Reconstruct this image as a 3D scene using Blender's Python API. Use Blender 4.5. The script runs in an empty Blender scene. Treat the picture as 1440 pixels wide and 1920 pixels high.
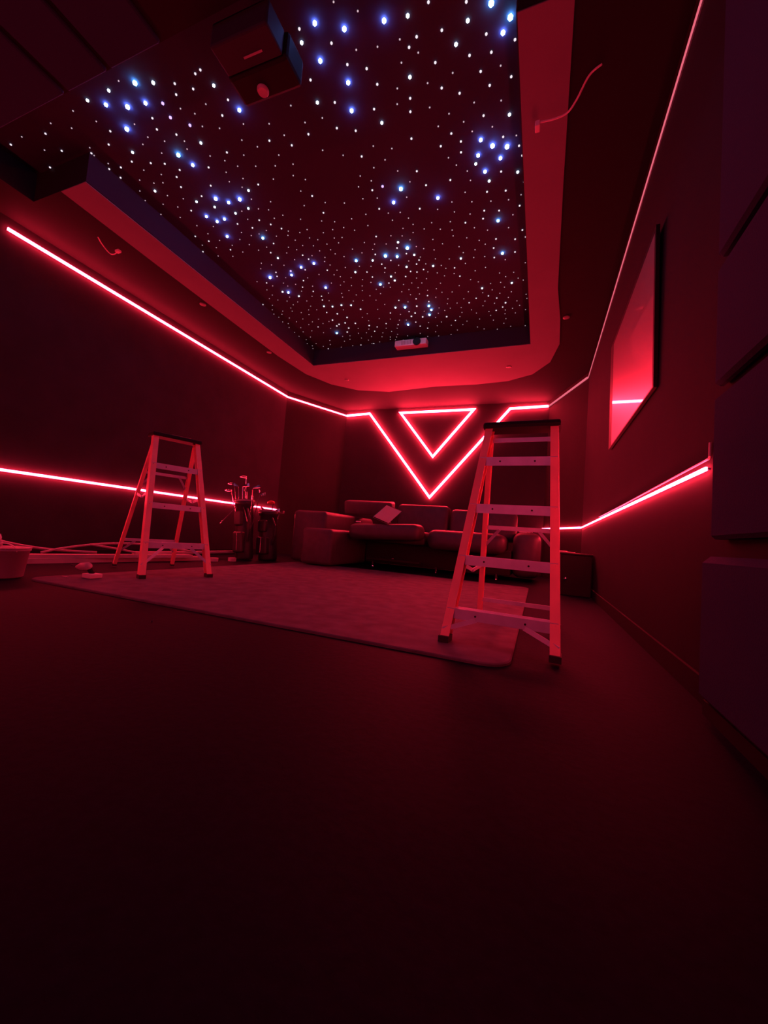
import bpy, bmesh, math, random
from mathutils import Vector, Matrix
random.seed(7)
sc = bpy.context.scene
col = sc.collection

# ---------------------------------------------------------------- camera, world, exposure
cam = bpy.data.cameras.new('camera')
cam.sensor_fit = 'VERTICAL'; cam.sensor_height = 36.0
cam.lens = 742.945 * 36.0 / 1920.0
cam.clip_start = 0.02
co = bpy.data.objects.new('camera', cam); col.objects.link(co)
RW = [[0.92885466, 0.04990123, -0.36706796],
      [0.36234264, 0.08371364, 0.92827789],
      [0.07705081, -0.99523962, 0.05967646]]
co.matrix_world = Matrix(((RW[0][0], -RW[0][1], -RW[0][2], 0.0),
                          (RW[1][0], -RW[1][1], -RW[1][2], 0.0),
                          (RW[2][0], -RW[2][1], -RW[2][2], 0.5),
                          (0, 0, 0, 1)))
sc.camera = co
w = bpy.data.worlds.new('world'); sc.world = w; w.use_nodes = True
w.node_tree.nodes['Background'].inputs[0].default_value = (0.60, 0.15, 0.50, 1)
w.node_tree.nodes['Background'].inputs[1].default_value = 0.40  # dim purple ambient added to light the ladder fronts
sc.view_settings.view_transform = 'Standard'
sc.view_settings.look = 'None'
sc.view_settings.gamma = 1.0
sc.view_settings.use_curve_mapping = False
sc.view_settings.exposure = 0.0
LED = 85.0           # radiance of the strips on the side walls
LED_BACK = 185.0     # radiance of the strips on the back wall
LED_COL = (1.0, 0.019, 0.045)

# ---------------------------------------------------------------- materials
def mat(name, colour, rough=0.6, metal=0.0, noise=0.0, scale=20.0, bump=0.0, ior=1.5, spec=0.5, coat=0.0):
    m = bpy.data.materials.new(name); m.use_nodes = True
    nt = m.node_tree; b = nt.nodes['Principled BSDF']
    b.inputs['Base Color'].default_value = (*colour, 1)
    b.inputs['Roughness'].default_value = rough
    b.inputs['Metallic'].default_value = metal
    b.inputs['IOR'].default_value = ior
    b.inputs['Specular IOR Level'].default_value = spec
    b.inputs['Coat Weight'].default_value = coat; b.inputs['Coat Roughness'].default_value = 0.03; b.inputs['Coat IOR'].default_value = 1.7
    if noise or bump:
        tc = nt.nodes.new('ShaderNodeTexCoord'); n = nt.nodes.new('ShaderNodeTexNoise')
        n.inputs['Scale'].default_value = scale; n.inputs['Detail'].default_value = 5
        nt.links.new(tc.outputs['Object'], n.inputs['Vector'])
        if noise:
            r = nt.nodes.new('ShaderNodeValToRGB')
            r.color_ramp.elements[0].position = 0.3; r.color_ramp.elements[1].position = 0.7
            r.color_ramp.elements[0].color = (*[c * (1 - noise) for c in colour], 1)
            r.color_ramp.elements[1].color = (*[min(1, c * (1 + noise)) for c in colour], 1)
            nt.links.new(n.outputs['Fac'], r.inputs['Fac']); nt.links.new(r.outputs['Color'], b.inputs['Base Color'])
        if bump:
            bp = nt.nodes.new('ShaderNodeBump'); bp.inputs['Strength'].default_value = bump; bp.inputs['Distance'].default_value = 0.01
            nt.links.new(n.outputs['Fac'], bp.inputs['Height']); nt.links.new(bp.outputs['Normal'], b.inputs['Normal'])
    return m

def emis(name, colour, strength, sampling='AUTO'):
    m = bpy.data.materials.new(name); m.use_nodes = True
    nt = m.node_tree; nt.nodes.remove(nt.nodes['Principled BSDF'])
    e = nt.nodes.new('ShaderNodeEmission'); e.inputs[0].default_value = (*colour, 1); e.inputs[1].default_value = strength
    nt.links.new(e.outputs[0], nt.nodes['Material Output'].inputs[0])
    m.cycles.emission_sampling = sampling
    return m

M = dict(
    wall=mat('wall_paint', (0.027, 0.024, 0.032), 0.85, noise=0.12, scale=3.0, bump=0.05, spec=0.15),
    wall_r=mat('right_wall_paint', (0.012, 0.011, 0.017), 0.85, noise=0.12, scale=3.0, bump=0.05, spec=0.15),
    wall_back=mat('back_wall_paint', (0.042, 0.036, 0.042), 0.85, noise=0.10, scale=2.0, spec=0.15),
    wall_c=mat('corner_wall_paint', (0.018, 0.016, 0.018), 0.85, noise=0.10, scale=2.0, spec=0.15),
    ceil=mat('soffit_shade_tone', (0.017, 0.014, 0.018), 0.9, noise=0.05, scale=2.0, spec=0.2),  # darkened tone paints in the shade outside the lit soffit band
    band=mat('soffit_lit_tone', (0.225, 0.20, 0.22), 0.85, noise=0.05, scale=2.0, spec=0.2),  # light on the inner soffit, put in as a paler colour
    tray=mat('star_ceiling_felt', (0.036, 0.034, 0.070), 0.85, noise=0.10, scale=1.2, spec=0.15),
    carpet=mat('dark_carpet', (0.004, 0.007, 0.014), 0.68, noise=0.25, scale=40.0, bump=0.12, spec=0.055),
    rug=mat('rug_pile', (0.115, 0.105, 0.12), 0.8, noise=0.25, scale=9.0, bump=0.25, spec=0.15),
    lining=mat('recess_lining', (0.034, 0.020, 0.040), 0.85, spec=0.15),
    trim2=mat('projector_case', (0.024, 0.022, 0.040), 0.6, spec=0.3),
    trim=mat('dark_trim', (0.008, 0.007, 0.009), 0.7, spec=0.15),
    panel=mat('grey_fabric', (0.028, 0.042, 0.085), 0.95, noise=0.08, scale=200.0, bump=0.2, spec=0.1),
    glass=mat('glossy_pale_glass', (0.85, 0.80, 0.82), 0.33, metal=0.85, coat=1.0),
    frame=mat('black_frame', (0.010, 0.008, 0.010), 0.5, spec=0.2),
    orange=mat('orange_fibreglass', (0.93, 0.42, 0.36), 0.45, noise=0.08, scale=8.0),
    alu=mat('aluminium', (0.45, 0.60, 0.72), 0.42, metal=0.3, noise=0.08, scale=14.0),
    black=mat('black_plastic', (0.010, 0.009, 0.010), 0.6, spec=0.2),
    foot=mat('black_rubber', (0.02, 0.02, 0.02), 0.8),
    sofa=mat('sofa_leather', (0.055, 0.046, 0.055), 0.50, noise=0.15, scale=12.0, bump=0.15),
    sofa_dark=mat('sofa_underside', (0.010, 0.009, 0.010), 0.8),
    bag=mat('golf_bag_nylon', (0.030, 0.026, 0.030), 0.45, noise=0.2, scale=30.0),
    chrome=mat('chrome', (0.85, 0.85, 0.88), 0.18, metal=1.0),
    clubred=mat('painted_club_head', (0.55, 0.10, 0.08), 0.25),
    white=mat('white_plastic', (0.78, 0.76, 0.78), 0.5),
    wire=mat('pale_wire', (0.75, 0.62, 0.62), 0.5),
    wood=mat('pale_board', (0.42, 0.36, 0.36), 0.6, noise=0.15, scale=6.0),
    pipe=mat('grey_conduit', (0.35, 0.30, 0.32), 0.45),
    bucket=mat('pale_bucket', (0.30, 0.26, 0.30), 0.5),
    fixture=mat('grey_fixture', (0.20, 0.19, 0.20), 0.5),
    silver=mat('silver_lid', (0.60, 0.58, 0.60), 0.35, metal=0.3),
    tape=mat('tool_grip', (0.45, 0.35, 0.38), 0.5),
    led_fill=emis('led_strip_added_fill', LED_COL, 105.0),  # added strip behind the camera, lights the ladder fronts
    led_right=emis('led_strip_right_wall', LED_COL, 220.0),
    led_back=emis('led_strip_back_wall', LED_COL, LED_BACK),
    led=emis('led_strip_lit', LED_COL, LED),
    led_dim=emis('led_strip_seen_edge_on', (1.0, 0.16, 0.24), 0.85),
    star_w=emis('star_white', (1.0, 0.86, 0.95), 1.0, 'NONE'),
    star_s=emis('star_faint', (0.85, 0.62, 0.72), 0.75, 'NONE'),
    star_v=emis('star_violet', (0.62, 0.42, 1.0), 1.6, 'NONE'),
    star_b=emis('star_blue', (0.16, 0.28, 1.0), 85.0),
    star_c=emis('star_cyan', (0.12, 0.50, 1.0), 60.0),
    star_g=emis('star_bright_white', (0.75, 0.9, 1.0), 3.5, 'NONE'),
)

# ---------------------------------------------------------------- mesh helpers
class MB:
    def __init__(self): self.bm = bmesh.new()
    def box(self, a, b, bevel=0.0, seg=2):
        bm = self.bm if not bevel else bmesh.new()
        x0, y0, z0 = [min(a[i], b[i]) for i in range(3)]; x1, y1, z1 = [max(a[i], b[i]) for i in range(3)]
        v = [bm.verts.new(p) for p in ((x0,y0,z0),(x1,y0,z0),(x1,y1,z0),(x0,y1,z0),(x0,y0,z1),(x1,y0,z1),(x1,y1,z1),(x0,y1,z1))]
        for f in ((0,3,2,1),(4,5,6,7),(0,1,5,4),(1,2,6,5),(2,3,7,6),(3,0,4,7)): bm.faces.new([v[i] for i in f])
        if bevel:
            bmesh.ops.bevel(bm, geom=bm.edges[:], offset=bevel, segments=seg, affect='EDGES', profile=0.5)
            self.merge(bm)
        return self
    def merge(self, bm, mx=None):
        if mx: bmesh.ops.transform(bm, matrix=mx, verts=bm.verts)
        me = bpy.data.meshes.new('t'); bm.to_mesh(me); bm.free(); self.bm.from_mesh(me); bpy.data.meshes.remove(me)
    def hexa(self, pts):            # 8 corners: bottom loop 4, top loop 4
        v = [self.bm.verts.new(p) for p in pts]
        for f in ((0,3,2,1),(4,5,6,7),(0,1,5,4),(1,2,6,5),(2,3,7,6),(3,0,4,7)): self.bm.faces.new([v[i] for i in f])
        return self
    def sweep(self, loops, caps=True):   # list of point loops of equal length
        rings = [[self.bm.verts.new(p) for p in L] for L in loops]
        n = len(rings[0])
        for r0, r1 in zip(rings, rings[1:]):
            for i in range(n): self.bm.faces.new((r0[i], r0[(i+1) % n], r1[(i+1) % n], r1[i]))
        if caps: self.bm.faces.new(rings[0][::-1]); self.bm.faces.new(rings[-1])
        return self
    def tube(self, pts, r, seg=8, r2=None):
        pts = [Vector(p) for p in pts]; loops = []
        up = Vector((0.13, 0.21, 0.97))
        for i, p in enumerate(pts):
            t = (pts[min(i+1, len(pts)-1)] - pts[max(i-1, 0)]).normalized()
            a = t.cross(up)
            if a.length < 1e-3: a = t.cross(Vector((1, 0, 0)))
            a.normalize(); b = t.cross(a)
            rr = r if r2 is None else r + (r2 - r) * i / (len(pts) - 1)
            loops.append([p + a * rr * math.cos(2*math.pi*k/seg) + b * rr * math.sin(2*math.pi*k/seg) for k in range(seg)])
        return self.sweep(loops)
    def bar(self, p, q, wdir, wa, th):  # bar of width wa along wdir and thickness th
        p, q, wd = Vector(p), Vector(q), Vector(wdir).normalized()
        t = (q - p).normalized(); n = t.cross(wd).normalized(); wd = n.cross(t).normalized()
        L = lambda c: [c + wd*wa/2 + n*th/2, c - wd*wa/2 + n*th/2, c - wd*wa/2 - n*th/2, c + wd*wa/2 - n*th/2]
        return self.sweep([L(p), L(q)])
    def lathe(self, prof, c=(0,0,0), seg=24, mx=None):
        loops = [[Vector((r*math.cos(2*math.pi*k/seg), r*math.sin(2*math.pi*k/seg), z)) for k in range(seg)] for r, z in prof]
        if mx is None: mx = Matrix.Translation(c)
        return self.sweep([[mx @ p for p in L] for L in loops])
    def ball(self, c, r, sx=1, sy=1, sz=1, sub=2, mx=None):
        bm = bmesh.new(); bmesh.ops.create_icosphere(bm, subdivisions=sub, radius=r)
        m = Matrix.Translation(c) @ (mx or Matrix.Identity(4)) @ Matrix.Diagonal((sx, sy, sz, 1)); self.merge(bm, m)
        return self
    def build(self, name, m, parent=None, smooth=False):
        bm = self.bm
        bmesh.ops.recalc_face_normals(bm, faces=bm.faces)
        me = bpy.data.meshes.new(name); 
        if parent is not None:
            iv = parent.matrix_world.inverted(); bmesh.ops.transform(bm, matrix=iv, verts=bm.verts)
        bm.to_mesh(me); bm.free(); me.materials.append(m)
        o = bpy.data.objects.new(name, me); col.objects.link(o)
        if parent is not None:
            o.parent = parent; o.matrix_world = parent.matrix_world.copy()
        if smooth:
            for p in me.polygons: p.use_smooth = True
        return o

def tag(o, label=None, cat=None, group=None, kind=None):
    if label: o['label'] = label
    if cat: o['category'] = cat
    if group: o['group'] = group
    if kind: o['kind'] = kind
    return o
def empty(name, loc, label, cat, group=None):
    o = bpy.data.objects.new(name, None); col.objects.link(o)
    o.matrix_world = Matrix.Translation(loc); o.empty_display_size = 0.1
    return tag(o, label, cat, group)
def struct(name, mb, m):
    return tag(mb.build(name, m), kind='structure')
def link_world(o, parent):      # parent keeping place (parents are only translated)
    o.parent = parent; o.matrix_parent_inverse = Matrix.Identity(4)

# ---------------------------------------------------------------- room shell
XL, XR, YB, YF = -4.68, 0.568, 7.55, -2.6
CL = (-4.03, YB); CLw = (XL, 6.27)      # chamfered corner on the left
CR = (0.055, YB); CRw = (XR, 6.37)      # chamfered corner on the right
ZC, ZS = 3.15, 3.40
struct('floor', MB().box((XL-0.2, YF, -0.08), (XR+0.3, YB+0.2, 0.0)), M['carpet'])
struct('wall_left', MB().box((XL-0.12, YF, 0), (XL, CLw[1], 3.6)), M['wall'])
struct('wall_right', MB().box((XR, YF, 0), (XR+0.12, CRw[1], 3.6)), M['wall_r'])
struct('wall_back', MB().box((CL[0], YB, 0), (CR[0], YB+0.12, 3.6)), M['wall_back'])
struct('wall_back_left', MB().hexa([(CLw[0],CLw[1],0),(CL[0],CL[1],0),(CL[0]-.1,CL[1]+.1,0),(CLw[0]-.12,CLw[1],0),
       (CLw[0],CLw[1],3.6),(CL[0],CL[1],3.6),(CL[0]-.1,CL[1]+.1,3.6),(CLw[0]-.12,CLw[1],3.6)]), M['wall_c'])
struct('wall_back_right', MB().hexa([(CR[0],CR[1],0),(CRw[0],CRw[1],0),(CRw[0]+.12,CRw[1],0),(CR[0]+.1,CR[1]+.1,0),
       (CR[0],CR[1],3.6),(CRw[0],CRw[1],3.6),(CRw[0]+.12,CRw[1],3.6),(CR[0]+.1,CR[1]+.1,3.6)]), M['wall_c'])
struct('added_low_wall', MB().box((XL, YF-.12, 0), (XR, YF, 1.15)), M['wall'])  # unseen low wall, added to carry the strip that lights the ladders
TX0, TX1, TY1 = -3.53, -0.232, 5.33      # tray opening
JY, NY = 1.865, 1.385                    # where the side soffits stop, where the near soffit starts
NX0, NX1 = -4.22, 0.38
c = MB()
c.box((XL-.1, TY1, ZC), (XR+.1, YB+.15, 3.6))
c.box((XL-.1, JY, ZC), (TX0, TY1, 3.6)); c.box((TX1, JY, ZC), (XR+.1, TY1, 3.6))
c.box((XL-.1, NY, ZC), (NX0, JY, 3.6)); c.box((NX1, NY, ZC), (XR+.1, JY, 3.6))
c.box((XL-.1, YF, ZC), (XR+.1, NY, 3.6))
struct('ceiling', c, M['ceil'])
# band round the tray with light painted in as a paler tone, and the dark lining of the recess
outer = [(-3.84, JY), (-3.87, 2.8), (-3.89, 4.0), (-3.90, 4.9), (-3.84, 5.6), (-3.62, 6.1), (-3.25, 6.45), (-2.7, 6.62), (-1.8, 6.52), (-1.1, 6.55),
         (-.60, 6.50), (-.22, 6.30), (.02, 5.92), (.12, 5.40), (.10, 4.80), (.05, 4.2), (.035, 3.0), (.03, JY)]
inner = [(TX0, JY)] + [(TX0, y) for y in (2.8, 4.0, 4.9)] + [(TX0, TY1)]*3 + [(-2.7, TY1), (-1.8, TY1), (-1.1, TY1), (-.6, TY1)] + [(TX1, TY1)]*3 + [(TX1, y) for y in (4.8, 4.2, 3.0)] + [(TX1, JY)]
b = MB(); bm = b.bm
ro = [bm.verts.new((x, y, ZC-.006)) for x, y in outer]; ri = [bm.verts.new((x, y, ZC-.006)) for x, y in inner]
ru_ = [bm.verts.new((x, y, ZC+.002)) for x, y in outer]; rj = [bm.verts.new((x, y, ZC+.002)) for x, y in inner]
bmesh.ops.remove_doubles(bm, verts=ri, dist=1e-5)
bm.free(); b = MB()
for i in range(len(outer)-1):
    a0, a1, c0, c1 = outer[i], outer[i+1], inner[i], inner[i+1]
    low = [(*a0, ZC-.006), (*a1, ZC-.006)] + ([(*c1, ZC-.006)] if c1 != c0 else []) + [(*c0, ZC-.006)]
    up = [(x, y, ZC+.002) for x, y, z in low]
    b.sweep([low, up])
struct('soffit_lit_band', b, M['band'])
l = MB()
l.box((TX0-.001, JY, ZC+.003), (TX0+.006, TY1, ZS)); l.box((TX1-.006, JY, ZC+.003), (TX1+.001, TY1, ZS)); l.box((TX0, TY1-.006, ZC+.003), (TX1, TY1+.001, ZS))
struct('trim_3', l, M['lining'])
# baseboards
struct('baseboard_right', MB().box((XR-.014, 1.66, 0), (XR-.001, CRw[1]-.01, .09)), M['trim'])
struct('baseboard_left', MB().box((XL+.001, YF+.01, 0), (XL+.014, CLw[1]-.01, .09)), M['trim'])

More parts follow.
